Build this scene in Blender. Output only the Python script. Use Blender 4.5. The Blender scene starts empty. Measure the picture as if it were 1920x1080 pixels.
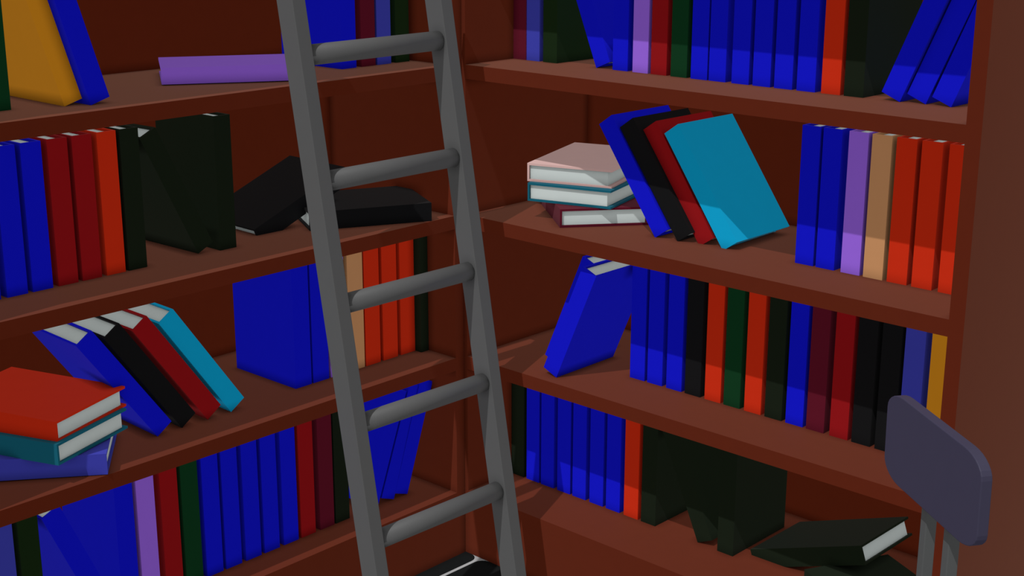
import bpy, bmesh, math
from mathutils import Matrix, Vector

SC = bpy.context.scene
COL = SC.collection

# ------------------------------------------------------------------ layout (metres, floor at z = 0)
XL, ROT = -0.01446, 0.01702          # left bookcase: front corner x and its slight turn
ZSH = {'A': 1.00588, 'B': 0.71706, 'C': 0.42823, 'D': 0.13941}   # shelf tops seen in the picture
STEP, TH = 0.28883, 0.0266           # shelf spacing and board thickness
CASE_D = 0.3574

def case_matrix(side):
    if side == 'R':
        return Matrix.Identity(4)
    ca, sa = math.cos(ROT), math.sin(ROT)
    return Matrix(((-sa, -ca, 0, XL), (ca, -sa, 0, 0), (0, 0, 1, 0), (0, 0, 0, 1)))
CM = {'L': case_matrix('L'), 'R': case_matrix('R')}

# ------------------------------------------------------------------ materials
def mat(name, col, rough=0.5, spec=0.5, sheen=0.0, metallic=0.0, var=0.0, scale=40.0, sheen_rough=0.4, sheen_tint=(1, 1, 1)):
    m = bpy.data.materials.new(name)
    m.use_nodes = True
    nt = m.node_tree
    b = nt.nodes['Principled BSDF']
    b.inputs['Roughness'].default_value = rough
    b.inputs['Specular IOR Level'].default_value = spec
    b.inputs['Metallic'].default_value = metallic
    b.inputs['Sheen Weight'].default_value = sheen
    b.inputs['Sheen Roughness'].default_value = sheen_rough
    b.inputs['Sheen Tint'].default_value = list(sheen_tint) + [1.0]
    tc = nt.nodes.new('ShaderNodeTexCoord')
    nz = nt.nodes.new('ShaderNodeTexNoise')
    nz.inputs['Scale'].default_value = scale
    nz.inputs['Detail'].default_value = 3.0
    ramp = nt.nodes.new('ShaderNodeValToRGB')
    c = list(col) + [1.0]
    ramp.color_ramp.elements[0].position = 0.3
    ramp.color_ramp.elements[1].position = 0.7
    ramp.color_ramp.elements[0].color = [v * (1 - var) for v in col] + [1.0]
    ramp.color_ramp.elements[1].color = [min(1, v * (1 + var)) for v in col] + [1.0]
    nt.links.new(tc.outputs['Object'], nz.inputs['Vector'])
    nt.links.new(nz.outputs['Fac'], ramp.inputs['Fac'])
    nt.links.new(ramp.outputs['Color'], b.inputs['Base Color'])
    return m

M = {
    'wood': mat('red_brown_wood', (0.112, 0.0148, 0.0045), 0.78, 0.15, sheen=0.29, var=0.02, sheen_rough=0.40, sheen_tint=(1.0, 0.60, 0.42)),
    'pages': mat('page_paper', (0.66, 0.72, 0.70), 0.9, 0.1, var=0.01, scale=60),
    'grey': mat('grey_ladder_paint', (0.108, 0.108, 0.108), 0.6, 0.3, var=0.01),
    'steel': mat('grey_metal', (0.100, 0.103, 0.103), 0.6, 0.3, var=0.01),
    'lavender': mat('lavender_grey_plastic', (0.055, 0.050, 0.088), 0.6, 0.3, var=0.01),
    'tile': mat('black_floor_tile', (0.0085, 0.0095, 0.0095), 0.8, 0.1, var=0.05),
    'grout': mat('white_grout', (0.42, 0.41, 0.41), 0.8, 0.3, var=0.03),
    'plaster': mat('wall_paint', (0.30, 0.22, 0.18), 0.8, 0.3, var=0.03),
}
BC = {
    'blue': (0.0060, 0.0075, 0.62), 'red': (0.29, 0.0065, 0.0085), 'orange': (0.62, 0.027, 0.0062),
    'purple': (0.33, 0.135, 0.76), 'tan': (0.60, 0.285, 0.125), 'green': (0.0045, 0.040, 0.0125),
    'dark green': (0.0090, 0.0140, 0.0070), 'olive': (0.0088, 0.0215, 0.0060), 'black': (0.0075, 0.0075, 0.0080),
    'maroon': (0.110, 0.0065, 0.0180), 'slate': (0.048, 0.052, 0.41), 'yellow': (0.69, 0.265, 0.0130),
    'cyan': (0.0045, 0.385, 0.68), 'teal': (0.0080, 0.115, 0.170), 'pink': (0.72, 0.46, 0.43),
}
for k, c in BC.items():
    M['cover ' + k] = mat(k.replace(' ', '_') + '_book_cloth', c, 0.7, 0.12, sheen=0.045, var=0.01)

# ------------------------------------------------------------------ helpers
def bm_box(bm, lo, hi):
    x0, y0, z0 = lo; x1, y1, z1 = hi
    v = [bm.verts.new(p) for p in ((x0,y0,z0),(x1,y0,z0),(x1,y1,z0),(x0,y1,z0),(x0,y0,z1),(x1,y0,z1),(x1,y1,z1),(x0,y1,z1))]
    for f in ((0,3,2,1),(4,5,6,7),(0,1,5,4),(1,2,6,5),(2,3,7,6),(3,0,4,7)):
        bm.faces.new([v[i] for i in f])

def mesh_from(bm, name, m):
    me = bpy.data.meshes.new(name)
    bmesh.ops.recalc_face_normals(bm, faces=bm.faces[:])
    bm.to_mesh(me); bm.free()
    if m: me.materials.append(m)
    return me

def link(name, data, parent=None, matrix=None):
    o = bpy.data.objects.new(name, data)
    COL.objects.link(o)
    if parent is not None: o.parent = parent
    if matrix is not None: o.matrix_local = matrix
    return o

def tag(o, label=None, cat=None, group=None, kind=None):
    if label: o['label'] = label
    if cat: o['category'] = cat
    if group: o['group'] = group
    if kind: o['kind'] = kind
    return o

def box_obj(name, lo, hi, m, parent=None, bevel=0.0):
    bm = bmesh.new(); bm_box(bm, lo, hi)
    if bevel:
        bmesh.ops.bevel(bm, geom=bm.edges[:], offset=bevel, segments=2, affect='EDGES', profile=0.5)
    return link(name, mesh_from(bm, name, m), parent)

# ------------------------------------------------------------------ bookcases
def bookcase(side, label, u0, u1, pl, pr):
    """u0..u1 is the inside width; pl / pr the thickness of the side panels."""
    root = link('bookcase', None, None, CM[side])
    tag(root, label, 'bookcase', 'tall red-brown bookcases meeting in the corner')
    w = M['wood']
    top = ZSH['A'] + 2 * STEP
    for n, lo, hi in (('side_panel', (u0 - pl, 0, 0), (u0, CASE_D + 0.02, top)),
                      ('side_panel', (u1, 0, 0), (u1 + pr, CASE_D + 0.02, top)),
                      ('back_panel', (u0, CASE_D, 0), (u1, CASE_D + 0.02, top)),
                      ('plinth_board', (u0, 0.0, 0), (u1, 0.02, ZSH['D'] - TH)),
                      ('top_board', (u0, 0, top - TH), (u1, CASE_D, top))):
        box_obj(n, lo, hi, w, root, 0.0)
    for z in (ZSH['D'], ZSH['C'], ZSH['B'], ZSH['A'], ZSH['A'] + STEP):
        box_obj('shelf', (u0, 0, z - TH), (u1, CASE_D, z), w, root, 0.0)
    return root

bookcase('L', 'red-brown wooden bookcase behind the grey ladder', -1.0290, -0.0233, 0.024, 0.0228)
bookcase('R', 'red-brown wooden bookcase to the right of the grey ladder', -0.0054, 1.0, 0.024, 0.0243)

# ------------------------------------------------------------------ books
BT, BD, BH = 0.035, 0.172, 0.235
COVER_T = 0.004
_cache = {}
def book_meshes(colour, dims, cut=None):
    T, D, H = dims
    key = ('cover', colour, dims)
    if key not in _cache:
        # a C-shaped hard cover: back board, spine and front board in one closed outline
        t = COVER_T
        outline = [(0, 0), (T, 0), (T, D), (T - t, D), (T - t, t), (t, t), (t, D), (0, D)]
        bm = bmesh.new()
        lo = [bm.verts.new((x, y, 0)) for x, y in outline]
        hi = [bm.verts.new((x, y, H)) for x, y in outline]
        n = len(outline)
        bm.faces.new(list(reversed(lo))); bm.faces.new(hi)
        for i in range(n):
            j = (i + 1) % n
            bm.faces.new((lo[i], lo[j], hi[j], hi[i]))
        _cache[key] = mesh_from(bm, 'cover', M['cover ' + colour])
    pk = ('pages', dims)
    if pk not in _cache:
        bm = bmesh.new()
        t = COVER_T
        bm_box(bm, (t, t, 0.0045), (T - t, D - 0.009, H - 0.0045))
        _cache[pk] = mesh_from(bm, 'pages', M['pages'])
    return _cache[key], _cache[pk]

def cut_mesh(me, mtx, z):
    """the part of a tilted book that would reach into the board it lies on is squared off at the board"""
    me = me.copy()
    bm = bmesh.new(); bm.from_mesh(me)
    inv = mtx.inverted()
    co = inv @ Vector((0, 0, z)); no = (inv.to_3x3() @ Vector((0, 0, 1))).normalized()
    co = inv @ Vector((mtx.translation.x, mtx.translation.y, z))
    r = bmesh.ops.bisect_plane(bm, geom=bm.verts[:] + bm.edges[:] + bm.faces[:], plane_co=co, plane_no=no, clear_inner=True)
    ed = [g for g in r['geom_cut'] if isinstance(g, bmesh.types.BMEdge)]
    bmesh.ops.holes_fill(bm, edges=ed, sides=0)
    bm.to_mesh(me); bm.free()
    return me

_proto = {}
def book(colour, matrix, label, group=None, dims=(BT, BD, BH), cut=None):
    if cut is None and (colour, dims) in _proto:
        root0 = _proto[(colour, dims)]
        root = root0.copy(); COL.objects.link(root)
        for ch in root0.children:
            c = ch.copy(); COL.objects.link(c); c.parent = root
    else:
        cv, pg = book_meshes(colour, dims)
        if cut is not None:
            cv, pg = cut_mesh(cv, matrix, cut), cut_mesh(pg, matrix, cut)
        root = link('book', None)
        link('cover', cv, root)
        link('pages', pg, root)
        if cut is None: _proto[(colour, dims)] = root
    root.matrix_world = matrix
    if 'group' in root: del root['group']
    tag(root, label, 'book', group)
    return root

def upright(side, row, colour, u, v, label, group=None, dims=(BT, BD, BH), yaw=0.0):
    m = CM[side] @ Matrix.Translation((u, v, ZSH[row])) @ Matrix.Rotation(yaw, 4, 'Z')
    return book(colour, m, label, group, dims)

POSES = {
    'RB_cyan': ('R', [0.5092, 0.1235, 0.7126], [[0.8184, -0.0222, -0.5743], [0.0223, 0.9997, -0.007], [0.5743, -0.0071, 0.8186]]),
    'RB_red': ('R', [0.4591, 0.1231, 0.7119], [[0.8235, -0.0244, -0.5668], [0.0241, 0.9997, -0.008], [0.5668, -0.007, 0.8238]]),
    'RB_black': ('R', [0.4202, 0.1099, 0.7162], [[0.8132, -0.0255, -0.5815], [0.025, 0.9996, -0.0088], [0.5815, -0.0074, 0.8135]]),
    'RB_blue': ('R', [0.3726, 0.1057, 0.7161], [[0.8175, -0.0139, -0.5758], [0.0136, 0.9999, -0.0048], [0.5758, -0.0039, 0.8176]]),
    'LC_blue': ('L', [-0.6646, 0.0803, 0.4283], [[0.8182, 0.0399, -0.5736], [-0.0329, 0.9992, 0.0226], [0.574, 0.0004, 0.8188]]),
    'LC_black': ('L', [-0.6129, 0.0833, 0.4282], [[0.8204, 0.0293, -0.5711], [-0.0242, 0.9996, 0.0165], [0.5713, 0.0003, 0.8207]]),
    'LC_red': ('L', [-0.5605, 0.0813, 0.4292], [[0.8201, 0.0267, -0.5715], [-0.0188, 0.9996, 0.0198], [0.5718, -0.0055, 0.8203]]),
    'LC_cyan': ('L', [-0.5082, 0.0838, 0.4283], [[0.8225, 0.0355, -0.5677], [-0.0296, 0.9994, 0.0197], [0.568, 0.0006, 0.823]]),
    'LB_dark': ('L', [-0.5361, 0.1145, 0.7191], [[0.9045, -0.0106, -0.4263], [0.0146, 0.9999, 0.0061], [0.4262, -0.0118, 0.9046]]),
    'RC_blue1': ('R', [0.1755, 0.0259, 0.4422], [[0.919, -0.0108, 0.3942], [0.0093, 0.9999, 0.0058], [-0.3943, -0.0017, 0.919]]),
    'RC_blue2': ('R', [0.1269, 0.0839, 0.4423], [[0.9189, -0.003, 0.3946], [0.0021, 1.0, 0.0026], [-0.3946, -0.0016, 0.9189]]),
    'RD_flat': ('R', [0.8104, 0.1581, 0.1963], [[-0.3391, -0.0153, -0.9406], [0.0138, 0.9997, -0.0213], [0.9406, -0.0202, -0.3388]]),
    'LA_purple': ('L', [-0.3591, 0.0337, 1.0077], [[0.0053, 0.5448, -0.8386], [0.009, 0.8385, 0.5448], [0.9999, -0.0105, -0.0005]]),
    'LC_slate': ('L', [-0.8134, -0.0011, 0.4295], [[0.0103, 0.607, -0.7947], [0.0018, 0.7947, 0.607], [0.9999, -0.0076, 0.0071]]),
    'LC_teal': ('L', [-0.8911, 0.0086, 0.4657], [[-0.0055, 0.9413, -0.3374], [0.0092, 0.3374, 0.9413], [0.9999, 0.0021, -0.0105]]),
    'LC_orange': ('L', [-0.8844, 0.0193, 0.4983], [[-0.0082, 0.9416, -0.3365], [-0.0139, 0.3364, 0.9416], [0.9999, 0.0124, 0.0103]]),
    'RB_pink': ('R', [0.0924, 0.0676, 0.7871], [[0.0037, 0.9492, -0.3148], [-0.0089, 0.3148, 0.9491], [1.0, -0.0007, 0.0097]]),
    'RB_teal': ('R', [0.1028, 0.0574, 0.752], [[-0.0031, 0.9612, -0.2759], [-0.0014, 0.2759, 0.9612], [1.0, 0.0034, 0.0005]]),
    'RB_maroon': ('R', [0.199, 0.0419, 0.7172], [[0.0001, 0.6186, -0.7857], [0.0008, 0.7857, 0.6186], [1.0, -0.0007, -0.0004]]),
    'LB_black2': ('L', [-0.0841, 0.0007, 0.7177], [[-0.0035, 0.4597, -0.8881], [-0.0005, 0.8881, 0.4597], [1.0, 0.002, -0.0029]]),
    'LA_yellow': ('L', [-0.791, 0.0747, 1.0058], [[0.9587, 0.0083, -0.2841], [-0.0084, 1.0, 0.001], [0.2841, 0.0015, 0.9588]]),
    'LA_blue': ('L', [-0.7577, 0.0549, 1.0059], [[0.9596, 0.0011, -0.2813], [-0.0009, 1.0, 0.0008], [0.2813, -0.0005, 0.9596]]),
    'RA_blue': ('R', [0.2043, 0.1328, 1.0058], [[0.9217, -0.0, -0.3879], [-0.0, 1.0, -0.0001], [0.3879, 0.0001, 0.9217]]),
    'RD_lean': ('R', [0.4773, 0.1275, 0.1394], [[0.911, -0.0, -0.4124], [0.0, 1.0, -0.0], [0.4124, 0.0, 0.911]]),
    'LD_blue': ('L', [-0.8026, 0.072, 0.1394], [[0.9215, -0.0002, -0.3883], [0.0002, 1.0, 0.0001], [0.3883, -0.0001, 0.9215]]),
    'RA_l1': ('R', [0.791, 0.1325, 1.0191], [[0.9255, -0.0004, 0.3787], [0.0004, 1.0, 0.0003], [-0.3787, -0.0001, 0.9255]]),
    'RA_l2': ('R', [0.8321, 0.1384, 1.0193], [[0.9235, 0.0001, 0.3836], [-0.0001, 1.0, -0.0], [-0.3836, -0.0, 0.9235]]),
    'RA_l3': ('R', [0.8749, 0.1374, 1.0187], [[0.9291, 0.0007, 0.3698], [-0.0007, 1.0, -0.0003], [-0.3698, -0.0, 0.9291]]),
    'LD_l3': ('L', [-0.1247, 0.0697, 0.152], [[0.946, 0.024, 0.3233], [-0.0253, 0.9997, -0.0002], [-0.3232, -0.008, 0.9463]]),
    'LD_l2': ('L', [-0.1672, 0.0698, 0.1537], [[0.9319, 0.0018, 0.3627], [-0.005, 1.0, 0.0078], [-0.3627, -0.0091, 0.9319]]),
    'LB_black1': ('L', [-0.1591, 0.1449, 0.7832], [[-0.3716, 0.0281, -0.928], [0.0106, 0.9996, 0.0261], [0.9283, -0.0001, -0.3718]]),
}

def posed(name, colour, label, group=None, dims=(BT, BD, BH), cut=None, dpos=(0, 0, 0)):
    side, pos, R = POSES[name]
    r = Matrix(R).to_quaternion().normalized().to_matrix().to_4x4()
    m = CM[side] @ Matrix.Translation(Vector(pos) + Vector(dpos)) @ r
    return book(colour, m, label, group, dims, cut)

ORD = ['first', 'second', 'third', 'fourth', 'fifth', 'sixth', 'seventh']
G = 'books on the %s shelf of the %s bookcase'
GLA, GLB, GLC, GLD = [G % (r, 'left') for r in ('top visible', 'second', 'third', 'lowest')]
GRA, GRB, GRC, GRD = [G % (r, 'right') for r in ('top visible', 'second', 'third', 'lowest')]

# left bookcase, top visible shelf
upright('L', 'A', 'green', -0.8987, 0.1026, 'green book cut by the left edge of the photo, beside the leaning yellow book', GLA)
posed('LA_yellow', 'yellow', 'large yellow-ochre book leaning left on the top left shelf', GLA)
posed('LA_blue', 'blue', 'blue book leaning left against the yellow-ochre book', GLA)
posed('LA_purple', 'purple', 'purple book lying flat alone on the top left shelf, behind the ladder rail', GLA, dims=(0.028, BD, BH))
LAU = [('blue', -0.2042, 'blue book standing behind the top ladder rung, left of the maroon book'),
       ('maroon', -0.1564, 'maroon book standing behind the top ladder rung, between blue and slate-blue books'),
       ('slate', -0.1167, 'slate-blue book standing behind the top ladder rung, right of the maroon book'),
       ('olive', -0.0693, 'dark green book standing last on the right behind the top ladder rung')]
for c, u, l in LAU: upright('L', 'A', c, u, 0.1065, l, GLA)

# left bookcase, second shelf
LBU = [('blue', -0.9405, 'blue book barely showing at the left edge of the photo on the second left shelf'),
       ('blue', -0.8949, 'left one of two blue books beside the dark red pair, second left shelf'),
       ('blue', -0.8513, 'blue book touching the left dark red book, second left shelf'),
       ('red', -0.8062, 'left of two dark red upright books on the second left shelf'),
       ('red', -0.7631, 'right of two dark red upright books, beside the orange-red book on the left'),
       ('orange', -0.7186, 'single orange-red upright book on the second left shelf'),
       ('dark green', -0.6770, 'black-green upright book right of the orange-red book, second left shelf')]
for c, u, l in LBU: upright('L', 'B', c, u, 0.1102, l, GLB)
posed('LB_dark', 'dark green', 'black-green book leaning left on the second left shelf, page edge showing on top', GLB)
upright('L', 'B', 'dark green', -0.4934, 0.110, 'tall black-green upright book the leaning black-green one props against, showing its wide side', GLB)
posed('LB_black1', 'black', 'black book tipped at a slope onto another black book, left of the ladder rail', GLB, dims=(0.0344, 0.169, 0.231), cut=ZSH['B'])
posed('LB_black2', 'black', 'black book lying flat behind the ladder between its rails', GLB)

# left bookcase, third shelf
posed('LC_slate', 'slate', 'slate-blue book at the bottom of the stack with orange and teal books', GLC)
posed('LC_teal', 'teal', 'dark teal book in the middle of the stack at the left edge', GLC)
posed('LC_orange', 'orange', 'orange-red book on top of the stack at the left edge', GLC)
posed('LC_blue', 'blue', 'leftmost leaning book behind the orange-topped stack, blue with page block showing', GLC)
posed('LC_black', 'black', 'black book leaning between blue and red books on the third left shelf', GLC)
posed('LC_red', 'red', 'dark red book leaning between black and cyan books on the third left shelf', GLC)
posed('LC_cyan', 'cyan', 'cyan book, last of the four leaning left on the third left shelf', GLC)
BIG = (0.0385, 0.178, 0.245)
LCU = [('blue', -0.3528, BIG, 'blue upright book showing its broad side, left of the ladder on the third shelf'),
       ('blue', -0.3100, BIG, 'blue upright book half hidden by the left ladder rail, third left shelf'),
       ('purple', -0.2665, BIG, 'purple upright book almost hidden behind the left ladder rail'),
       ('tan', -0.2190, BIG, 'tan upright book behind the third ladder rung, beside orange-red books'),
       ('orange', -0.1772, BIG, 'left of three orange-red books behind the third ladder rung'),
       ('orange', -0.1308, BIG, 'middle of three orange-red books behind the third ladder rung'),
       ('orange', -0.0835, BIG, 'right of three orange-red books behind the third ladder rung')]
for c, u, d, l in LCU: upright('L', 'C', c, u, 0.0935, l, GLC, d)
upright('L', 'C', 'dark green', -0.0445, 0.0760, 'thin black-green book against the side panel behind the third ladder rung', GLC, (0.0205, 0.178, 0.245))

# left bookcase, lowest shelf
LDU = [('slate', -0.9809, 'slate-blue book at the bottom left corner of the photo'),
       ('olive', -0.9370, 'very dark green book near the bottom left corner, beside slate-blue book'),
       ('blue', -0.7626, 'blue upright book showing its broad side, touching the purple book at bottom left'),
       ('purple', -0.7207, 'purple upright book on the lowest left shelf'),
       ('red', -0.6738, 'dark red upright book between purple and green books, lowest left shelf'),
       ('green', -0.6318, 'green upright book between dark red and blue books, lowest left shelf'),
       ('blue', -0.5882, 'first of five blue upright books, right of the green book at bottom left'),
       ('blue', -0.5467, 'second of five blue upright books on the lowest left shelf'),
       ('blue', -0.5022, 'third of five blue upright books on the lowest left shelf'),
       ('blue', -0.4594, 'fourth of five blue upright books on the lowest left shelf'),
       ('blue', -0.4142, 'last of five blue upright books, left of the dark red book, lowest left shelf'),
       ('red', -0.3722, 'dark red upright book between blue and maroon books, lowest left shelf'),
       ('maroon', -0.3254, 'maroon upright book near the left ladder rail, lowest left shelf'),
       ('dark green', -0.2864, 'black-green upright book against the left ladder rail, lowest left shelf')]
for c, u, l in LDU: upright('L', 'D', c, u, 0.0705, l, GLD)
posed('LD_blue', 'blue', 'blue book leaning left at the bottom left, between very dark green and blue books', GLD)
posed('LD_l2', 'blue', 'leftmost of three blue books leaning right behind the ladder', GLD, dpos=(-0.0425, 0, 0))
posed('LD_l2', 'blue', 'middle of three blue books leaning right behind the ladder', GLD)
posed('LD_l3', 'blue', 'rightmost of three blue books leaning right behind the ladder', GLD, dpos=(-0.006, 0, 0))

# right bookcase, top visible shelf
RAU = [('maroon', -0.0054, 'maroon book standing leftmost on the top shelf right of the ladder'),
       ('slate', 0.0277, 'slate-blue book standing between maroon and dark green books, top right shelf'),
       ('olive', 0.0720, 'dark green book showing its broad side left of the leaning blue book, top right shelf'),
       ('blue', 0.2434, 'blue upright book between the leaning blue book and the purple book, top right shelf'),
       ('purple', 0.2898, 'purple upright book on the top right shelf'),
       ('red', 0.3313, 'dark red upright book between purple and green books, top right shelf'),
       ('green', 0.3757, 'green upright book on the top right shelf'),
       ('blue', 0.4196, 'first of six blue upright books, touching the green one, top right shelf'),
       ('blue', 0.4581, 'second of six blue upright books on the top right shelf'),
       ('blue', 0.5057, 'third of six blue upright books on the top right shelf'),
       ('blue', 0.5486, 'fourth of six blue upright books on the top right shelf'),
       ('blue', 0.5915, 'fifth of six blue upright books on the top right shelf'),
       ('blue', 0.6352, 'last of six blue upright books, touching the orange-red one, top right shelf'),
       ('orange', 0.6818, 'orange-red upright book on the top right shelf'),
       ('dark green', 0.7238, 'black-green upright book beside the orange-red one, top right shelf')]
for c, u, l in RAU: upright('R', 'A', c, u, 0.1325, l, GRA)
posed('RA_blue', 'blue', 'blue book leaning left toward the dark green book, top right shelf', GRA)
posed('RA_l1', 'blue', 'left of three blue books leaning right at the top right', GRA)
posed('RA_l2', 'blue', 'middle of three blue books leaning right at the top right', GRA)
posed('RA_l3', 'blue', 'right of three blue books leaning right against the side panel at top right', GRA)

# right bookcase, second shelf
posed('RB_maroon', 'maroon', 'maroon book at the bottom of the stack under teal and pink books', GRB)
posed('RB_teal', 'teal', 'dark teal book in the middle of the stack, under the pink book', GRB)
posed('RB_pink', 'pink', 'pale pink book on top of the stack right of the ladder', GRB)
posed('RB_blue', 'blue', 'blue book leaning left beside the stack with the pink book', GRB, cut=ZSH['B'])
posed('RB_black', 'black', 'black book leaning between blue and dark red books, second right shelf', GRB, cut=ZSH['B'])
posed('RB_red', 'red', 'dark red book leaning between black and cyan books, second right shelf', GRB, cut=ZSH['B'])
posed('RB_cyan', 'cyan', 'cyan book with wide lit cover leaning left in the middle of the second right shelf', GRB, cut=ZSH['B'])
RBU = [('blue', 0.6554, 'left of two blue upright books on the second right shelf'),
       ('blue', 0.6954, 'right of two blue upright books, beside the purple one, second right shelf'),
       ('purple', 0.7430, 'purple upright book between blue and tan books, second right shelf'),
       ('tan', 0.7845, 'tan upright book on the second right shelf'),
       ('orange', 0.8276, 'left of three orange-red upright books on the second right shelf'),
       ('orange', 0.8709, 'middle of three orange-red upright books on the second right shelf'),
       ('orange', 0.9169, 'right of three orange-red upright books, against the side panel, second right shelf')]
for c, u, l in RBU: upright('R', 'B', c, u, 0.1255, l, GRB)

# right bookcase, third shelf
posed('RC_blue1', 'blue', 'front one of two blue books leaning right on the third right shelf', GRC)
posed('RC_blue2', 'blue', 'rear one of two blue books leaning right, mostly hidden by the front one', GRC)
RCU = [('blue', 0.3070, 'first of three blue upright books next to the leaning pair, third right shelf'),
       ('blue', 0.3485, 'second of three blue upright books on the third right shelf'),
       ('blue', 0.3934, 'third of three blue upright books, beside a black one, third right shelf'),
       ('black', 0.4361, 'black upright book between blue and orange-red books, third right shelf'),
       ('orange', 0.4811, 'orange-red upright book left of the green one, third right shelf'),
       ('green', 0.5229, 'green upright book between two orange-red ones, third right shelf'),
       ('orange', 0.5676, 'orange-red upright book right of the green one, third right shelf'),
       ('dark green', 0.6108, 'black-green upright book between orange-red and blue books, third right shelf'),
       ('blue', 0.6540, 'single blue upright book between black-green and maroon books, third right shelf'),
       ('maroon', 0.6958, 'maroon upright book on the third right shelf'),
       ('red', 0.7419, 'dark red upright book between maroon and black books, third right shelf'),
       ('black', 0.7843, 'left of two black upright books behind the chair, third right shelf'),
       ('black', 0.8280, 'right of two black upright books, partly behind the chair back'),
       ('slate', 0.8690, 'slate-blue upright book behind the chair back, third right shelf'),
       ('yellow', 0.9147, 'yellow-ochre upright book against the side panel above the chair back')]
for c, u, l in RCU: upright('R', 'C', c, u, 0.1255, l, GRC)

# right bookcase, lowest shelf
RDU = [('dark green', -0.0045, 'black-green upright book in the corner just right of the ladder, lowest shelf'),
       ('blue', 0.0382, 'first of six blue upright books on the lowest right shelf, nearest the ladder'),
       ('blue', 0.0787, 'second of six blue upright books on the lowest right shelf'),
       ('blue', 0.1234, 'third of six blue upright books on the lowest right shelf'),
       ('blue', 0.1646, 'fourth of six blue upright books on the lowest right shelf'),
       ('blue', 0.2098, 'fifth of six blue upright books on the lowest right shelf'),
       ('blue', 0.2526, 'last of six blue upright books, touching the orange-red one, lowest right shelf'),
       ('orange', 0.2982, 'single orange-red upright book on the lowest right shelf'),
       ('dark green', 0.3411, 'black-green upright book beside the orange-red book, lowest right shelf')]
for c, u, l in RDU: upright('R', 'D', c, u, 0.1277, l, GRD)
posed('RD_lean', 'dark green', 'black-green book leaning left between two upright black-green books, lowest right shelf', GRD)
upright('R', 'D', 'dark green', 0.5243, 0.1242, 'black-green upright book showing its broad side, left of the sloping book', GRD)
nx, ny = 0.447, 0.894
m = Matrix(((0, nx, -ny, 0.9297), (0, ny, nx, 0.0050), (1, 0, 0, ZSH['D']), (0, 0, 0, 1)))
book('dark green', m, 'black-green book lying flat beneath the sloping book, bottom right', GRD)
posed('RD_flat', 'dark green', 'black-green book lying at a slope on another book, pages facing the chair', GRD, cut=ZSH['D'])

# ------------------------------------------------------------------ ladder
P0 = Vector((0.0959, -0.4406, 1.0 - 0.15145)); lx, ly, laz = -0.1720, -0.0035, 0.0351
LA_, LB_, SEP, RAD, H1, SP = 0.0264, 0.0430, 0.3196, 0.0173, 0.2189, 0.2097
eu = Vector((lx, ly, 1)).normalized()
er = Vector((math.sin(laz), math.cos(laz), 0)); er = (er - er.dot(eu) * eu).normalized()
en = er.cross(eu)
LM = Matrix.Translation((P0.x - lx * P0.z, P0.y, 0))
ladder = link('ladder', None, None, LM)
tag(ladder, 'grey ladder with round rungs leaning against the left bookcase', 'ladder')
Linv = LM.inverted()
TOPZ = 1.212
def ladder_rail(off):
    bm = bmesh.new(); vs = []
    for z in (0.0, TOPZ):
        ring = []
        for a, b in ((0, 0), (LA_, 0), (LA_, -LB_), (0, -LB_)):
            base = P0 + er * (off + a) + en * b
            p = base + eu * ((z - base.z) / eu.z)
            ring.append(bm.verts.new(Linv @ p))
        vs.append(ring)
    bm.faces.new(list(reversed(vs[0]))); bm.faces.new(vs[1])
    for i in range(4):
        j = (i + 1) % 4
        bm.faces.new((vs[0][i], vs[0][j], vs[1][j], vs[1][i]))
    bmesh.ops.recalc_face_normals(bm, faces=bm.faces[:])
    bmesh.ops.bevel(bm, geom=bm.edges[:], offset=0.0012, segments=2, affect='EDGES', profile=0.5)
    return link('rail', mesh_from(bm, 'rail', M['grey']), ladder)
ladder_rail(0.0); ladder_rail(SEP)
def ladder_rung(i):
    c0 = P0 + eu * (H1 - i * SP) - en * (LB_ / 2) + er * (LA_ * 0.6)
    c1 = P0 + eu * (H1 - i * SP) - en * (LB_ / 2) + er * (SEP + LA_ * 0.4)
    bm = bmesh.new(); rings = []
    N = 32
    for c in (c0, c1):
        rings.append([bm.verts.new(Linv @ (c + (en * math.cos(2 * math.pi * k / N) + eu * math.sin(2 * math.pi * k / N)) * RAD)) for k in range(N)])
    bm.faces.new(rings[0]); bm.faces.new(list(reversed(rings[1])))
    for k in range(N):
        f = bm.faces.new((rings[0][k], rings[1][k], rings[1][(k + 1) % N], rings[0][(k + 1) % N])); f.smooth = True
    return link('rung', mesh_from(bm, 'rung', M['grey']), ladder)
for i in range(5): ladder_rung(i)

# ------------------------------------------------------------------ chair
CC = Vector((1.16437, -0.34649, 0.78883 - 0.15145))
ew = Vector((-0.80626, 0.59156, 0)); e0 = Vector((-0.59156, -0.80626, 0)); tilt = 0.0148
PW, PH, PT = 0.2531, 0.1209, 0.0142
cup = Vector((0, 0, 1)) * math.cos(tilt) + e0 * math.sin(tilt)
cn = ew.cross(cup)
if cn.dot(e0) < 0: cn = -cn
chair = link('chair', None, None, Matrix.Translation((CC.x, CC.y, 0)))
tag(chair, 'small chair with rounded lavender-grey backrest on two grey posts, at bottom right', 'chair')
Ci = Matrix.Translation((-CC.x, -CC.y, 0))
def rounded(w, h, rw, rh, n=7):
    pts = []
    for sx, sy, a0 in ((1, 1, 0), (-1, 1, 90), (-1, -1, 180), (1, -1, 270)):
        for k in range(n + 1):
            a = math.radians(a0 + 90 * k / n)
            pts.append((sx * (w / 2 - rw) + rw * math.cos(a), sy * (h / 2 - rh) + rh * math.sin(a)))
    return pts
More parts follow.
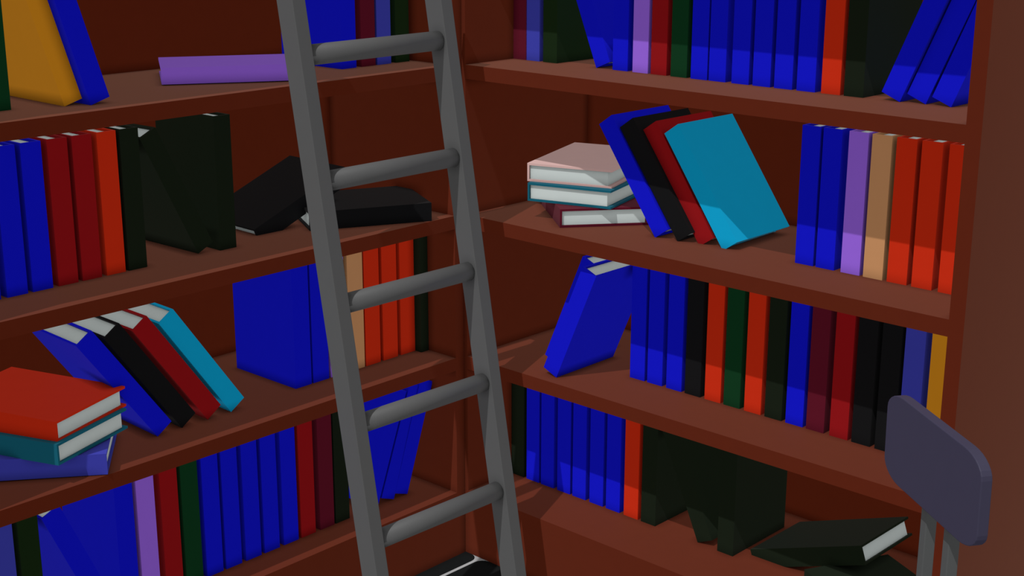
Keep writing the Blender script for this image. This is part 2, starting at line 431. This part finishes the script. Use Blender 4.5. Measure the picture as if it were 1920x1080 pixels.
def slab(name, outline, origin, ax, ay, an, t0, t1, m, bev=0.0012):
    bm = bmesh.new()
    a = [bm.verts.new(Ci @ (origin + ax * x + ay * y + an * t0)) for x, y in outline]
    b = [bm.verts.new(Ci @ (origin + ax * x + ay * y + an * t1)) for x, y in outline]
    n = len(outline)
    fa = bm.faces.new(a); fb = bm.faces.new(list(reversed(b)))
    for i in range(n):
        j = (i + 1) % n
        bm.faces.new((a[i], b[i], b[j], a[j]))
    bmesh.ops.recalc_face_normals(bm, faces=bm.faces[:])
    if bev:
        ed = list(set(list(fa.edges) + list(fb.edges)))
        bmesh.ops.bevel(bm, geom=ed, offset=bev, segments=2, affect='EDGES', profile=0.5)
    return link(name, mesh_from(bm, name, m), chair)
slab('backrest', rounded(PW, PH, 0.045, 0.026), CC, ew, cup, cn, -PT / 2, PT / 2, M['lavender'])
def sq(x0, x1, y0, y1): return [(x0, y0), (x1, y0), (x1, y1), (x0, y1)]
SEATZ = 0.335
for x0, x1 in ((0.0226, 0.0381), (-0.0390, -0.0235)):
    slab('back_post', sq(x0, x1, SEATZ - CC.z - 0.03, 0.035), CC, ew, Vector((0, 0, 1)), e0, -PT / 2 - 0.0150, -PT / 2, M['steel'])
up = Vector((0, 0, 1))
so = Vector((CC.x, CC.y, 0)) + e0 * 0.135
slab('seat', rounded(0.30, 0.29, 0.05, 0.05), so, ew, e0, up, SEATZ - 0.022, SEATZ, M['lavender'], 0.002)
for sx in (-0.115, 0.115):
    for sy in (-0.11, 0.11):
        slab('leg', sq(sx - 0.009, sx + 0.009, sy - 0.009, sy + 0.009), so, ew, e0, up, 0.0, SEATZ - 0.022, M['steel'])

# ------------------------------------------------------------------ floor and walls
def floor():
    bm = bmesh.new()
    X0, X1, Y0, Y1 = -0.75, 3.2, -3.2, 0.75
    bm_box(bm, (X0, Y0, -0.05), (X1, Y1, -0.0005))
    me = mesh_from(bm, 'floor', M['grout'])
    me.materials.append(M['tile'])
    bm = bmesh.new(); bm.from_mesh(me)
    S, g, r = 0.36, 0.0085, 0.022
    gx, gy = 0.0285, 0.0042
    ix0, ix1 = math.floor((X0 - gx) / S), math.ceil((X1 - gx) / S)
    iy0, iy1 = math.floor((Y0 - gy) / S), math.ceil((Y1 - gy) / S)
    for i in range(ix0, ix1):
        for j in range(iy0, iy1):
            cx, cy = gx + (i + .5) * S, gy + (j + .5) * S
            if cx - S/2 < X0 or cx + S/2 > X1 or cy - S/2 < Y0 or cy + S/2 > Y1: continue
            o = rounded(S - g, S - g, r, r, 6)
            vs = [bm.verts.new((cx + x, cy + y, 0)) for x, y in o]
            lo = [bm.verts.new((cx + x, cy + y, -0.0005)) for x, y in o]
            f = bm.faces.new(vs); f.material_index = 1
            for k in range(len(o)):
                f = bm.faces.new((lo[k], lo[(k+1) % len(o)], vs[(k+1) % len(o)], vs[k])); f.material_index = 1
    bmesh.ops.recalc_face_normals(bm, faces=bm.faces[:])
    bm.to_mesh(me); bm.free()
    return tag(link('floor', me), kind='structure')
floor()
tag(box_obj('wall_left', (-0.80, -3.2, 0), (-0.45, 0.75, 2.6), M['plaster']), kind='structure')
tag(box_obj('wall_back', (-0.45, 0.40, 0), (3.2, 0.75, 2.6), M['plaster']), kind='structure')

# ------------------------------------------------------------------ light
def sun(name, d, energy, angle, col=(1, 1, 1)):
    L = bpy.data.lights.new(name, 'SUN'); L.energy = energy; L.angle = angle; L.color = col
    o = bpy.data.objects.new(name, L); COL.objects.link(o)
    o.rotation_euler = Vector(d).to_track_quat('-Z', 'Y').to_euler()
    o.location = (1.5, -2.0, 2.4)
    return o
sun('sun', (-0.13, 1, -1.553), 1.85, math.radians(0.5))
w = bpy.data.worlds.new('world'); SC.world = w; w.use_nodes = True
bg = w.node_tree.nodes['Background']
bg.inputs['Color'].default_value = (1, 1, 1, 1); bg.inputs['Strength'].default_value = 0.045
# even room light: the renderer's ambient term, darkened only in narrow gaps
SC.cycles.use_fast_gi = True
SC.cycles.fast_gi_method = 'ADD'
w.light_settings.ao_factor = 0.415
w.light_settings.distance = 0.02
SC.cycles.max_bounces = 4
SC.cycles.diffuse_bounces = 0
SC.cycles.glossy_bounces = 2

# ------------------------------------------------------------------ camera
cam = bpy.data.cameras.new('camera'); co = bpy.data.objects.new('camera', cam); COL.objects.link(co)
cam.sensor_width = 36.0; cam.lens = 50.480; cam.clip_start = 0.02; cam.clip_end = 50
R = Vector((0.72778931, 0.68579955, 0.0013027)); U = Vector((-0.18739384, 0.19703953, 0.96231958)); F = Vector((-0.65970165, 0.70061002, -0.27191787))
mm = Matrix.Identity(4)
for i in range(3):
    mm[i][0], mm[i][1], mm[i][2] = R[i], U[i], -F[i]
mm.translation = Vector((1.91763, -1.91303, 1.33577))
co.matrix_world = mm
SC.camera = co

SC.view_settings.view_transform = 'Standard'
SC.view_settings.look = 'None'
SC.view_settings.exposure = 0.0
SC.view_settings.gamma = 1.0
SC.view_settings.use_curve_mapping = False
